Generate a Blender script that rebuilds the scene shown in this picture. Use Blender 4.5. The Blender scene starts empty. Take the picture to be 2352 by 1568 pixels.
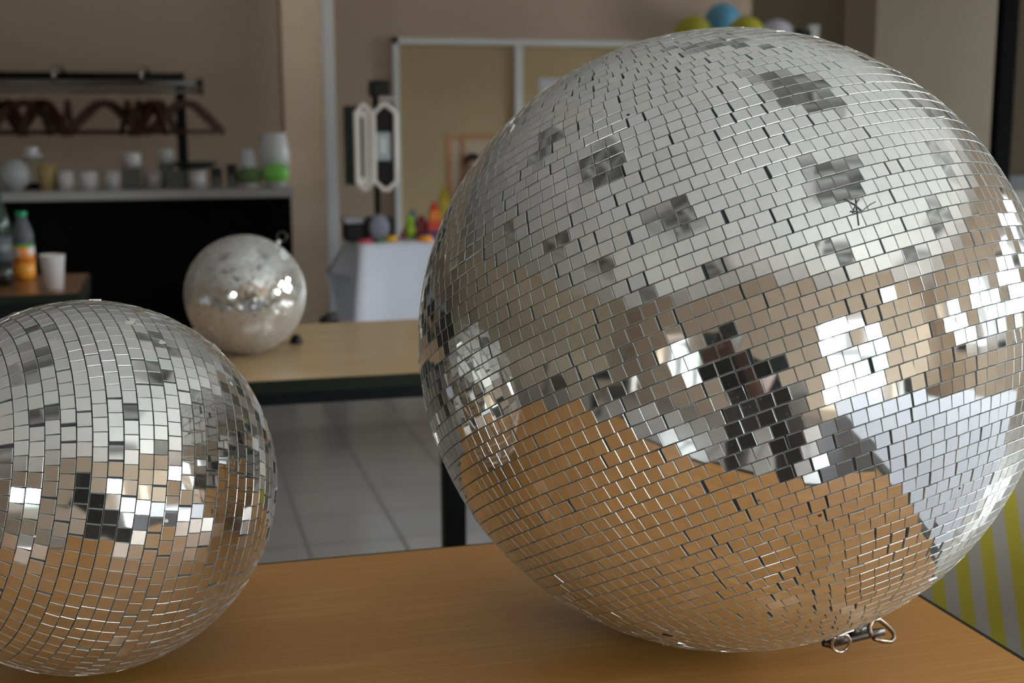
import bpy, math, random
from mathutils import Vector as V, Matrix
PI = math.pi
sc = bpy.context.scene
COL = sc.collection

# ------------------------------------------------------------------ camera
F = 2906.0
PITCH, ROLL, YAW = [math.radians(a) for a in (9.47, -0.22, 15.17)]
H = 1.18                                   # camera height above the floor
fw = V((math.sin(YAW)*math.cos(PITCH), math.cos(YAW)*math.cos(PITCH), -math.sin(PITCH)))
rt0 = V((math.cos(YAW), -math.sin(YAW), 0)); up0 = rt0.cross(fw)
rt = rt0*math.cos(ROLL)+up0*math.sin(ROLL); up = -rt0*math.sin(ROLL)+up0*math.cos(ROLL)
camd = bpy.data.cameras.new('camera'); cam = bpy.data.objects.new('camera', camd); COL.objects.link(cam)
m = Matrix((rt, up, -fw)).transposed().to_4x4(); m.translation = V((0, 0, H)); cam.matrix_world = m
camd.sensor_width = 36; camd.lens = F*36/2352
camd.dof.use_dof = True; camd.dof.focus_distance = 0.92; camd.dof.aperture_fstop = 7.7
camd.clip_start = 0.01; camd.clip_end = 60
sc.camera = cam

# ------------------------------------------------------------------ sky and exposure
SKY_UP, SKY_LOW = 34.0, 18.0
w = bpy.data.worlds.new('sky'); sc.world = w; w.use_nodes = True
nt = w.node_tree; nt.nodes.clear()
wo = nt.nodes.new('ShaderNodeOutputWorld'); bg = nt.nodes.new('ShaderNodeBackground')
tc = nt.nodes.new('ShaderNodeTexCoord'); sx = nt.nodes.new('ShaderNodeSeparateXYZ')
mr = nt.nodes.new('ShaderNodeMapRange'); mr.inputs[1].default_value = -0.03; mr.inputs[2].default_value = 0.03
mx = nt.nodes.new('ShaderNodeMix'); mx.data_type = 'RGBA'
mx.inputs[6].default_value = (0.85*SKY_LOW, 0.84*SKY_LOW, 0.82*SKY_LOW, 1)
mx.inputs[7].default_value = (0.92*SKY_UP, 0.95*SKY_UP, 1.0*SKY_UP, 1)
nt.links.new(tc.outputs['Generated'], sx.inputs[0]); nt.links.new(sx.outputs[2], mr.inputs[0])
nt.links.new(mr.outputs[0], mx.inputs[0])
tn = nt.nodes.new('ShaderNodeTexNoise'); tn.inputs['Scale'].default_value = 7.0; tn.inputs['Detail'].default_value = 4.0; nt.links.new(tc.outputs['Generated'], tn.inputs['Vector'])
ad = nt.nodes.new('ShaderNodeMath'); ad.operation = 'MULTIPLY_ADD'; ad.inputs[1].default_value = 0.45; ad.inputs[2].default_value = -0.155; nt.links.new(tn.outputs[0], ad.inputs[0])
lt_ = nt.nodes.new('ShaderNodeMath'); lt_.operation = 'LESS_THAN'; nt.links.new(sx.outputs[2], lt_.inputs[0]); nt.links.new(ad.outputs[0], lt_.inputs[1])
gt_ = nt.nodes.new('ShaderNodeMath'); gt_.operation = 'GREATER_THAN'; gt_.inputs[1].default_value = -0.02; nt.links.new(sx.outputs[2], gt_.inputs[0])
ml_ = nt.nodes.new('ShaderNodeMath'); ml_.operation = 'MULTIPLY'; nt.links.new(lt_.outputs[0], ml_.inputs[0]); nt.links.new(gt_.outputs[0], ml_.inputs[1])
mt_ = nt.nodes.new('ShaderNodeMix'); mt_.data_type = 'RGBA'; mt_.inputs[7].default_value = (1.7, 2.1, 1.9, 1)   # trees outside the windows
nt.links.new(ml_.outputs[0], mt_.inputs[0]); nt.links.new(mx.outputs[2], mt_.inputs[6]); nt.links.new(mt_.outputs[2], bg.inputs[0]); nt.links.new(bg.outputs[0], wo.inputs[0])
vs = sc.view_settings; vs.view_transform = 'Standard'; vs.look = 'None'; vs.exposure = 0.12; vs.gamma = 1; vs.use_curve_mapping = False
cy = sc.cycles
cy.use_denoising = True; cy.max_bounces = 14; cy.diffuse_bounces = 8; cy.glossy_bounces = 8; cy.transmission_bounces = 8
cy.transparent_max_bounces = 12; cy.sample_clamp_indirect = 12; cy.caustics_reflective = False; cy.caustics_refractive = False

def portal(name, loc, size, rot):
    l = bpy.data.lights.new(name, 'AREA'); l.shape = 'RECTANGLE'; l.size, l.size_y = size
    l.cycles.is_portal = True
    o = bpy.data.objects.new(name, l); COL.objects.link(o); o.location = loc; o.rotation_euler = rot

# ------------------------------------------------------------------ helpers
def ray(px, py): return rt*((px-1176)/F)+up*((784-py)/F)+fw
def P(px, py, y):                          # point of the place seen at a picture position, at distance y into the room
    v = ray(px, py); v = v*(y/v.y); return V((v.x, v.y, v.z+H))
def PZ(px, py, z):
    v = ray(px, py); v = v*((z-H)/v.z); return V((v.x, v.y, v.z+H))
def SZ(n, p): return n*((V(p)-V((0, 0, H))).dot(fw))/F   # size of n picture units at p

def srgb(r, g, b):
    f = lambda c: (c/255/12.92) if c <= 10 else ((c/255+0.055)/1.055)**2.4
    return (f(r), f(g), f(b), 1)

class NT:
    def __init__(s, name):
        s.m = bpy.data.materials.new(name); s.m.use_nodes = True; s.t = s.m.node_tree
        s.b = s.t.nodes['Principled BSDF']
    def n(s, typ, ins=None, **kw):
        x = s.t.nodes.new(typ)
        for k, v in kw.items(): setattr(x, k, v)
        for k, v in (ins or {}).items():
            if isinstance(v, tuple) and len(v) == 2 and hasattr(v[0], 'outputs'): s.t.links.new(v[0].outputs[v[1]], x.inputs[k])
            else: x.inputs[k].default_value = v
        return x
    def to(s, node, out, inp): s.t.links.new(node.outputs[out], s.b.inputs[inp])

def mat(name, col, rough=0.5, metal=0.0, trans=0.0, ior=1.45, coat=0.0, noise=0.0, nscale=8.0, bump=0.0, bscale=200.0, alpha=1.0, spec=0.5, sheen=0.0, sub=0.0):
    a = NT(name); b = a.b
    b.inputs['Base Color'].default_value = col; b.inputs['Roughness'].default_value = rough
    b.inputs['Metallic'].default_value = metal; b.inputs['Transmission Weight'].default_value = trans
    b.inputs['IOR'].default_value = ior; b.inputs['Coat Weight'].default_value = coat
    b.inputs['Alpha'].default_value = alpha; b.inputs['Specular IOR Level'].default_value = spec
    b.inputs['Sheen Weight'].default_value = sheen; b.inputs['Subsurface Weight'].default_value = sub
    if noise or bump:
        g = a.n('ShaderNodeTexCoord')
    if noise:
        no = a.n('ShaderNodeTexNoise', {'Vector': (g, 'Object'), 'Scale': nscale, 'Detail': 3.0})
        r = a.n('ShaderNodeMapRange', {0: (no, 0), 3: 1-noise, 4: 1+noise})
        mm = a.n('ShaderNodeMix', {0: 1.0, 6: col, 7: (r, 0)}, data_type='RGBA', blend_type='MULTIPLY')
        a.to(mm, 2, 'Base Color')
    if bump:
        n2 = a.n('ShaderNodeTexNoise', {'Vector': (g, 'Object'), 'Scale': bscale, 'Detail': 2.0})
        bp = a.n('ShaderNodeBump', {'Strength': bump, 'Distance': 0.002, 'Height': (n2, 0)})
        a.to(bp, 0, 'Normal')
    return a.m

class MB:
    def __init__(s): s.v = []; s.f = []; s.mi = []; s.sm = []; s.uv = None
    def add(s, vs, fs, mi=0, smooth=False):
        o = len(s.v); s.v += [tuple(p) for p in vs]
        for f in fs: s.f.append([i+o for i in f]); s.mi.append(mi); s.sm.append(smooth)
        return s
    def box(s, a, b, mi=0, M=None, bev=0.0):
        x0, y0, z0 = [min(a[i], b[i]) for i in range(3)]; x1, y1, z1 = [max(a[i], b[i]) for i in range(3)]
        vs = [V((x, y, z)) for z in (z0, z1) for y in (y0, y1) for x in (x0, x1)]
        if bev > 0:
            r = min(bev, (x1-x0)/2.01, (y1-y0)/2.01, (z1-z0)/2.01)
            import bmesh
            bm = bmesh.new(); bv = [bm.verts.new(p) for p in vs]
            for f in ((0, 2, 3, 1), (4, 5, 7, 6), (0, 1, 5, 4), (2, 6, 7, 3), (0, 4, 6, 2), (1, 3, 7, 5)): bm.faces.new([bv[i] for i in f])
            bmesh.ops.bevel(bm, geom=list(bm.edges), offset=r, segments=2, affect='EDGES', profile=0.6)
            bm.verts.index_update(); vv = [v.co.copy() for v in bm.verts]; ff = [[v.index for v in f.verts] for f in bm.faces]; bm.free()
            if M: vv = [M @ p for p in vv]
            return s.add(vv, ff, mi)
        if M: vs = [M @ p for p in vs]
        return s.add(vs, [(0, 2, 3, 1), (4, 5, 7, 6), (0, 1, 5, 4), (2, 6, 7, 3), (0, 4, 6, 2), (1, 3, 7, 5)], mi)
    def tube(s, pts, r, seg=10, mi=0, closed=False, caps=True):
        pts = [V(p) for p in pts]; n = len(pts); rs = r if isinstance(r, (list, tuple)) else [r]*n
        rings = []; prev = None
        for i, p in enumerate(pts):
            if closed: t = pts[(i+1) % n]-pts[i-1]
            else: t = pts[min(i+1, n-1)]-pts[max(i-1, 0)]
            t.normalize()
            if prev is None:
                a = V((0, 0, 1)) if abs(t.z) < 0.9 else V((1, 0, 0)); u = t.cross(a).normalized()
            else:
                u = (prev-t*prev.dot(t)).normalized()
            prev = u; w_ = t.cross(u)
            rings.append([p+(u*math.cos(2*PI*k/seg)+w_*math.sin(2*PI*k/seg))*rs[i] for k in range(seg)])
        vs = [q for rg in rings for q in rg]; fs = []
        m_ = n if closed else n-1
        for i in range(m_):
            j = (i+1) % n
            for k in range(seg):
                l = (k+1) % seg; fs.append((i*seg+k, i*seg+l, j*seg+l, j*seg+k))
        if caps and not closed: fs.append(list(range(seg))[::-1]); fs.append([(n-1)*seg+k for k in range(seg)])
        return s.add(vs, fs, mi, True)
    def lathe(s, prof, c=(0, 0, 0), seg=28, mi=0, M=None, closed=False):
        vs = []; fs = []; n = len(prof)
        for r, z in prof:
            for k in range(seg): vs.append(V((r*math.cos(2*PI*k/seg), r*math.sin(2*PI*k/seg), z)))
        for i in range(n-1 if not closed else n):
            j = (i+1) % n
            for k in range(seg):
                l = (k+1) % seg; fs.append((i*seg+k, i*seg+l, j*seg+l, j*seg+k))
        vs = [(M @ p if M else p)+V(c) for p in vs]
        return s.add(vs, fs, mi, True)
    def ball(s, c, r, mi=0, seg=24, rings=14, M=None):
        r = r if isinstance(r, (list, tuple)) else (r, r, r)
        pr = [(max(math.sin(PI*i/rings), 1e-4), -math.cos(PI*i/rings)) for i in range(rings+1)]
        S = Matrix.Diagonal(V((r[0], r[1], r[2], 1)))
        return s.lathe(pr, c, seg, mi, (M.to_4x4() if M else Matrix.Identity(4)) @ S)
    def build(s, name, mats, parent=None, smooth=None):
        me = bpy.data.meshes.new(name); me.from_pydata(s.v, [], s.f)
        for q in (mats if isinstance(mats, (list, tuple)) else [mats]): me.materials.append(q)
        me.polygons.foreach_set('material_index', s.mi)
        me.polygons.foreach_set('use_smooth', s.sm if smooth is None else [smooth]*len(s.f))
        if s.uv:
            l = me.uv_layers.new(name='UVMap'); k = 0
            for p in me.polygons:
                for li, vi in zip(p.loop_indices, p.vertices): l.data[li].uv = s.uv[vi]
        me.update()
        o = bpy.data.objects.new(name, me); COL.objects.link(o)
        if parent: o.parent = parent
        return o

def tag(o, label, cat, group=None, kind=None):
    o['label'] = label; o['category'] = cat
    if group: o['group'] = group
    if kind: o['kind'] = kind
    return o
def thing(name, label, cat, loc=(0, 0, 0), rotz=0.0, group=None):
    o = bpy.data.objects.new(name, None); COL.objects.link(o); o.empty_display_size = 0.05
    o.location = loc; o.rotation_euler = (0, 0, rotz); return tag(o, label, cat, group)
def struct(name, mb, m_, parent=None):
    o = mb.build(name, m_, parent)
    if not parent: o['kind'] = 'structure'
    return o
def dup(root, loc, rotz=0.0, label=None, group=None):
    def cp(o, par):
        c = o.copy(); COL.objects.link(c)
        if par: c.parent = par
        for ch in [x for x in o.children]: cp(ch, c)
        return c
    r = cp(root, None); r.location = loc; r.rotation_euler = (0, 0, rotz)
    if label: r['label'] = label
    if group: r['group'] = group
    return r

# ------------------------------------------------------------------ materials
def wall_mat(name, c, var=0.03):
    return mat(name, c, rough=0.75, noise=var, nscale=1.7, bump=0.25, bscale=160)
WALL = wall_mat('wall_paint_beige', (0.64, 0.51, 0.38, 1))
WALLF = wall_mat('wall_paint_dimmed', (0.47, 0.37, 0.285, 1))  # same wall paint, light falloff towards the front put into the colour
WALLL = wall_mat('wall_paint_dim_left', (0.34, 0.275, 0.195, 1))  # same paint again, the left wall's weaker light put into the tone
WALLP = wall_mat('wall_paint_lit', (0.84, 0.67, 0.50, 1))  # same paint made lighter, light on the pillar put into the colour
WHITE = mat('white_paint', (0.72, 0.73, 0.76, 1), rough=0.45)
CEIL = mat('ceiling_white', (0.75, 0.76, 0.77, 1), rough=0.8, noise=0.02, nscale=3)
BLACKM = mat('black_powder_coat', (0.006, 0.006, 0.007, 1), rough=0.45, bump=0.05, spec=0.12)
BLACKP = mat('black_plastic', (0.007, 0.007, 0.008, 1), rough=0.4, spec=0.2)
BLACKL = mat('black_counter_front', (0.002, 0.002, 0.002, 1), rough=0.8, spec=0.05)
CHROME = mat('chrome', (0.55, 0.55, 0.57, 1), rough=0.18, metal=1)
STEEL = mat('galvanised_steel', (0.62, 0.60, 0.56, 1), rough=0.22, metal=1, noise=0.1, nscale=90)
GLASS = mat('clear_glass', (0.93, 0.97, 0.95, 1), rough=0.03, trans=1.0, ior=1.35)
WGLASS = mat('frosted_white_glass', (0.62, 0.60, 0.61, 1), rough=0.35, trans=0.15)
PORC = mat('white_glazed_ceramic', (0.66, 0.66, 0.69, 1), rough=0.3)
WAX = mat('candle_wax', (0.72, 0.68, 0.66, 1), rough=0.5, sub=0.1)

def wood_mat(name, c1, c2, rough=0.28, sx_=1.0):
    a = NT(name); g = a.n('ShaderNodeTexCoord')
    mp = a.n('ShaderNodeMapping', {'Vector': (g, 'Object'), 'Scale': (1.3*sx_, 16.0, 16.0)})
    n1 = a.n('ShaderNodeTexNoise', {'Vector': (mp, 0), 'Scale': 1.6, 'Detail': 5.0, 'Roughness': 0.55, 'Distortion': 0.9})
    mp2 = a.n('ShaderNodeMapping', {'Vector': (g, 'Object'), 'Scale': (4.0*sx_, 130.0, 130.0)})
    n2 = a.n('ShaderNodeTexNoise', {'Vector': (mp2, 0), 'Scale': 2.0, 'Detail': 3.0})
    mm = a.n('ShaderNodeMath', {0: (n1, 0), 1: (n2, 0)}, operation='MULTIPLY_ADD'); mm.inputs[1].default_value = 0.75
    sc2 = a.n('ShaderNodeMath', {0: (n2, 0), 1: 0.25}, operation='MULTIPLY')
    a.t.links.new(sc2.outputs[0], mm.inputs[2])
    cr = a.n('ShaderNodeMapRange', {0: (mm, 0), 1: 0.36, 2: 0.64})
    mc = a.n('ShaderNodeMix', {0: (cr, 0), 6: c1, 7: c2}, data_type='RGBA')
    # light dust specks lying on the laminate
    n3 = a.n('ShaderNodeTexVoronoi', {'Vector': (g, 'Object'), 'Scale': 42.0, 'Randomness': 1.0})
    lt = a.n('ShaderNodeMath', {0: (n3, 0), 1: 0.045}, operation='LESS_THAN')
    sm = a.n('ShaderNodeMath', {0: (lt, 0), 1: 0.35}, operation='MULTIPLY')
    md = a.n('ShaderNodeMix', {0: (sm, 0), 6: (mc, 2), 7: (0.6, 0.55, 0.48, 1)}, data_type='RGBA')
    a.to(md, 2, 'Base Color'); a.b.inputs['Roughness'].default_value = rough
    return a.m
BEECH = wood_mat('beech_laminate', (0.49, 0.225, 0.055, 1), (0.62, 0.315, 0.095, 1))
BEECH2 = wood_mat('pale_beech_laminate', (0.52, 0.35, 0.185, 1), (0.64, 0.46, 0.265, 1), rough=0.22)
DWOOD = wood_mat('brown_laminate', (0.22, 0.09, 0.03, 1), (0.30, 0.13, 0.05, 1))
HWOOD = wood_mat('hanger_wood', (0.045, 0.014, 0.005, 1), (0.13, 0.042, 0.013, 1), rough=0.6)
PINE = wood_mat('pine_frame', (0.40, 0.19, 0.07, 1), (0.50, 0.26, 0.10, 1), rough=0.5)

def floor_mat():
    a = NT('grey_floor_tiles'); g = a.n('ShaderNodeTexCoord'); s = a.n('ShaderNodeSeparateXYZ', {0: (g, 'Object')})
    masks = []
    for ax, t, o in ((0, 0.276, 0.344), (1, 0.284, 3.822)):
        x = a.n('ShaderNodeMath', {0: (s, ax), 1: -o}, operation='ADD')
        d = a.n('ShaderNodeMath', {0: (x, 0), 1: t}, operation='DIVIDE')
        f = a.n('ShaderNodeMath', {0: (d, 0)}, operation='FRACT')
        p = a.n('ShaderNodeMath', {0: (f, 0), 1: 0.5, 2: 0.5 - 0.0042/t}, operation='COMPARE')
        masks.append((x, d, p))
    mk = a.n('ShaderNodeMath', {0: (masks[0][2], 0), 1: (masks[1][2], 0)}, operation='MULTIPLY')
    fx = a.n('ShaderNodeMath', {0: (masks[0][1], 0)}, operation='FLOOR'); fy = a.n('ShaderNodeMath', {0: (masks[1][1], 0)}, operation='FLOOR')
    cb = a.n('ShaderNodeCombineXYZ', {0: (fx, 0), 1: (fy, 0)})
    wn = a.n('ShaderNodeTexWhiteNoise', {0: (cb, 0)})
    rg = a.n('ShaderNodeMapRange', {0: (wn, 0), 3: 0.96, 4: 1.03})
    tl = a.n('ShaderNodeMix', {0: 1.0, 6: (0.32, 0.295, 0.285, 1), 7: (rg, 0)}, data_type='RGBA', blend_type='MULTIPLY')
    mc = a.n('ShaderNodeMix', {0: (mk, 0), 6: (0.13, 0.125, 0.12, 1), 7: (tl, 2)}, data_type='RGBA')
    a.to(mc, 2, 'Base Color')
    rr = a.n('ShaderNodeMapRange', {0: (mk, 0), 3: 0.7, 4: 0.24}); a.to(rr, 0, 'Roughness')
    return a.m
FLOOR = floor_mat()

def cloth_stripes():
    a = NT('striped_cotton'); g = a.n('ShaderNodeUVMap'); s = a.n('ShaderNodeSeparateXYZ', {0: (g, 0)})
    d = a.n('ShaderNodeMath', {0: (s, 0), 1: 1/0.0345}, operation='MULTIPLY'); f = a.n('ShaderNodeMath', {0: (d, 0)}, operation='FRACT')
    c = a.n('ShaderNodeMath', {0: (f, 0), 1: 0.5}, operation='GREATER_THAN')
    mc = a.n('ShaderNodeMix', {0: (c, 0), 6: (0.42, 0.35, 0.03, 1), 7: (0.38, 0.345, 0.30, 1)}, data_type='RGBA')
    a.to(mc, 2, 'Base Color'); a.b.inputs['Roughness'].default_value = 0.85; a.b.inputs['Sheen Weight'].default_value = 0.2
    return a.m
STRIPE = cloth_stripes()
CLOTH = mat('white_tablecloth', (0.68, 0.70, 0.80, 1), rough=0.8, sheen=0.2)

def mirror_mat(name, haze, dust):
    a = NT(name); b = a.b; g = a.n('ShaderNodeTexCoord')
    gm = a.n('ShaderNodeNewGeometry')
    wn = a.n('ShaderNodeMath', {0: (gm, 'Random Per Island'), 1: 1.0}, operation='MULTIPLY')
    rg = a.n('ShaderNodeMapRange', {0: (wn, 0), 3: 0.80, 4: 0.88})
    cc = a.n('ShaderNodeCombineColor', {0: (rg, 0), 1: (rg, 0), 2: (rg, 0)})
    tint = a.n('ShaderNodeMix', {0: 1.0, 6: (cc, 0), 7: (1.0, 1.0, 0.985, 1)}, data_type='RGBA', blend_type='MULTIPLY')
    vo = a.n('ShaderNodeTexVoronoi', {'Vector': (g, 'Object'), 'Scale': 230.0})
    lt = a.n('ShaderNodeMath', {0: (vo, 0), 1: dust}, operation='LESS_THAN')
    nz = a.n('ShaderNodeTexNoise', {'Vector': (g, 'Object'), 'Scale': 9.0, 'Detail': 4.0})
    hz = a.n('ShaderNodeMapRange', {0: (nz, 0), 1: 0.3, 2: 0.7, 3: haze*0.6, 4: haze*1.4})
    lw = a.n('ShaderNodeLayerWeight', {0: 0.5}); cs_ = a.n('ShaderNodeMath', {0: 1.04, 1: (lw, 1)}, operation='SUBTRACT')
    hz = a.n('ShaderNodeMath', {0: (hz, 0), 1: (cs_, 0)}, operation='DIVIDE'); hz = a.n('ShaderNodeMath', {0: (hz, 0), 1: 0.42}, operation='MINIMUM')
    hz2 = a.n('ShaderNodeMath', {0: (lt, 0), 1: 0.25}, operation='MULTIPLY')
    tot = a.n('ShaderNodeMath', {0: (hz, 0), 1: (hz2, 0)}, operation='ADD')
    a.to(tint, 2, 'Base Color'); b.inputs['Metallic'].default_value = 1; b.inputs['Roughness'].default_value = 0.025
    df = a.n('ShaderNodeBsdfDiffuse', {0: (0.50, 0.485, 0.46, 1)})
    ms = a.n('ShaderNodeMixShader', {0: (tot, 0)}); a.t.links.new(b.outputs[0], ms.inputs[1]); a.t.links.new(df.outputs[0], ms.inputs[2])
    out = [n for n in a.t.nodes if n.type == 'OUTPUT_MATERIAL'][0]; a.t.links.new(ms.outputs[0], out.inputs[0])
    return a.m
MIRROR = mirror_mat('mirror_glass', 0.035, 0.10)
TEDGE = mat('cut_glass_edge', (0.78, 0.80, 0.79, 1), rough=0.28, metal=0.8, noise=0.35, nscale=500)
CORE = mat('ball_core', (0.035, 0.04, 0.045, 1), rough=0.6)

# ------------------------------------------------------------------ the room
XL, XR, YB, YF, ZC = -4.6, 4.5, -2.5, 8.0, 2.80
fl = MB().add([(XL-.2, YB-.2, 0), (6.2, YB-.2, 0), (6.2, 10, 0), (XL-.2, 10, 0)], [(0, 1, 2, 3)]).box((XL-.2, YB-.2, -0.1), (6.2, 10, -0.001))
struct('floor', fl, FLOOR)
WALLD = wall_mat('wall_paint_shaded_recess', (.27, .23, .17, 1))  # same paint with the shade of the recess put into the colour
struct('ceiling', MB().box((XL-.2, YB-.2, ZC), (6.2, 10, ZC+.12)), CEIL)
def wall(name, m_, axis, pos, thick, a0, a1, z0, z1, holes=()):
    us = sorted({a0, a1, *[h[0] for h in holes], *[h[1] for h in holes]}); zs = sorted({z0, z1, *[h[2] for h in holes], *[h[3] for h in holes]})
    mb = MB()
    for i in range(len(us)-1):
        for j in range(len(zs)-1):
            cu, cz = (us[i]+us[i+1])/2, (zs[j]+zs[j+1])/2
            if any(h[0] < cu < h[1] and h[2] < cz < h[3] for h in holes): continue
            if axis == 'x': mb.box((pos, us[i], zs[j]), (pos+thick, us[i+1], zs[j+1]))
            else: mb.box((us[i], pos, zs[j]), (us[i+1], pos+thick, zs[j+1]))
    return struct(name, mb, m_)
RW = [(-2.1, -1.0, .92, 2.1), (-0.75, 0.35, .92, 2.1), (0.6, 1.7, .92, 2.1), (1.95, 3.05, .92, 2.1)]
BW = [(-2.9, -1.75, .95, 1.8), (0.95, 1.62, .05, 1.9), (1.72, 2.4, .05, 1.9)]
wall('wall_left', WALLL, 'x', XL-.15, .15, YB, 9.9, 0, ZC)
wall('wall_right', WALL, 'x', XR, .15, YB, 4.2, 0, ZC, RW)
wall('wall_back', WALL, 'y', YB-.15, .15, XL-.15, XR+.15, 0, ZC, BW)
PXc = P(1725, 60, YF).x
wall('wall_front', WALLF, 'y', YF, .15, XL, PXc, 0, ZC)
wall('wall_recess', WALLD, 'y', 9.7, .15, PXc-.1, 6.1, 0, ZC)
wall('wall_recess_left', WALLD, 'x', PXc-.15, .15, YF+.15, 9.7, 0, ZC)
RR = (5.0, 6.4, 1.0, 2.3)  # unseen window, added to light the front area from the right
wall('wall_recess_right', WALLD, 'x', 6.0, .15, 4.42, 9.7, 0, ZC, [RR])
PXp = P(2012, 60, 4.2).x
wall('wall_partition', wall_mat('wall_paint_shaded_partition', (.30, .245, .19, 1)), 'y', 4.2, .22, PXp, 6.0, 0, ZC)  # same wall paint, shade put into a darker tone
def window(i, axis, pos, h, inward):
    a0, a1, z0, z1 = h; mb = MB(); t = 0.05
    def bx(u0, u1, q0, q1, mb=mb, d=0.05, o=0.05):
        if axis == 'x': mb.box((pos+o*inward*-1, u0, q0), (pos+(o+d)*inward*-1, u1, q1))
        else: mb.box((u0, pos+o*inward*-1, q0), (u1, pos+(o+d)*inward*-1, q1))
    bx(a0, a0+t, z0, z1); bx(a1-t, a1, z0, z1); bx(a0, a1, z0, z0+t); bx(a0, a1, z1-t, z1); [bx(a0+(a1-a0)*q_-.03, a0+(a1-a0)*q_+.03, z0, z1) for q_ in ((.25, .5, .75) if a1-a0 > .8 else (.5,))]; bx(a0, a1, z0+(z1-z0)*.62-.02, z0+(z1-z0)*.62+.02)
    w_ = struct('window_%d' % i, mb, WHITE)
    g = MB(); bx(a0+t, a1-t, z0+t, z1-t, g, 0.006, 0.07); g.build('window_pane', PANE, w_)
    c = ((a0+a1)/2, (z0+z1)/2); sz = (a1-a0, z1-z0)
    if axis == 'x': portal('daylight_portal', (pos-0.01, c[0], c[1]), (sz[1], sz[0]), (0, PI/2, 0))
    else: portal('daylight_portal', (c[0], pos+0.01, c[1]), sz, (PI/2, 0, 0))
a = NT('window_glass'); tr = a.n('ShaderNodeBsdfTransparent', {0: (0.95, 0.98, 0.97, 1)}); gl = a.n('ShaderNodeBsdfGlossy', {'Roughness': 0.02})
ms = a.n('ShaderNodeMixShader', {0: 0.06}); a.t.links.new(tr.outputs[0], ms.inputs[1]); a.t.links.new(gl.outputs[0], ms.inputs[2])
a.t.links.new(ms.outputs[0], [n for n in a.t.nodes if n.type == 'OUTPUT_MATERIAL'][0].inputs[0]); PANE = a.m
k = 0
for h in RW: k += 1; window(k, 'x', XR, h, -1)
for h in BW: k += 1; window(k, 'y', YB, h, 1)

window(k+1, 'x', 6.0, RR, -1)
# pillar beside the bar with its white corner strip
yP = 6.36
x0, x1, x2 = P(655, 300, yP).x, P(745, 300, yP).x, P(772, 300, yP).x
struct('wall_pillar', MB().box((x0, yP, 0), (x1, yP+.22, ZC)), WALLP)
struct('trim_1', MB().box((x1, yP-.015, 0), (x2, yP+.12, ZC), bev=.004), WHITE)
# hatch frame with olive panels on the front wall
yA = YF
pA, pB, pC = P(899, 88, yA), P(1186, 92, yA), P(1725, 100, yA)
OLIVE = mat('olive_beige_panel', (0.42, 0.325, 0.185, 1), rough=0.6, noise=0.03, nscale=2)
ft = .034
fr = MB().box((pA.x, yA-.06, 0.0), (pA.x+ft, yA, pA.z)).box((pA.x, yA-.06, pA.z-ft), (PXc-.25, yA, pA.z)).box((pB.x-.02, yA-.05, 0), (pB.x+.028, yA, pA.z-ft))
dr = struct('door_1', fr, WHITE)
MB().box((pA.x+ft, yA-.012, 0.02), (pB.x-.02, yA-.001, pA.z-ft)).build('door_panel', OLIVE, dr)
MB().box((pB.x+.028, yA-.02, 0.02), (PXc-.25, yA-.001, pA.z-ft)).build('door_panel', OLIVE, dr)
q = P(1237, 180, yA); 
tag(MB().box((q.x, yA-.024, q.z-.22), (q.x+.16, yA-.021, q.z)).build('paper_sheet', mat('paper', (0.6, 0.6, 0.66, 1), .8)), 'white paper sheet stuck on the olive panel, half hidden by the big ball', 'paper')

# ceiling louvre luminaires, switched off
def make_luminaire(loc):
    t = thing('ceiling_luminaire', 'square switched-off louvre luminaire in the ceiling, seen mirrored in the balls', 'ceiling light', loc, 0, 'ceiling luminaires mirrored in the balls')
    b = MB()
    for x_ in (-.3, .27): b.box((x_, -.3, -.02), (x_+.03, .3, 0))
    for y_ in (-.3, .27): b.box((-.27, y_, -.02), (.27, y_+.03, 0))
    b.build('frame', mat('luminaire_frame', (.45, .45, .45, 1), .5), t)
    b = MB()
    for i in range(1, 4): b.box((-.27+.135*i-.004, -.27, -.018), (-.27+.135*i+.004, .27, -.003))
    for i in range(1, 12): b.box((-.27, -.27+.045*i-.002, -.018), (.27, -.27+.045*i+.002, -.003))
    b.build('louvre', mat('louvre_metal', (.52, .53, .52, 1), .4, .3), t)
    MB().box((-.27, -.27, -.003), (.27, .27, -.001)).build('reflector', mat('lamp_reflector', (.26, .26, .26, 1), .5), t)
    return t
L0 = None
for y_ in (2.6, 1.2, -.15, -1.5):
    for x_ in (-2.75, -.8, 1.15, 3.1):
        if L0 is None: L0 = make_luminaire((x_, y_, ZC-.001))
        else: dup(L0, (x_, y_, ZC-.001))

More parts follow.
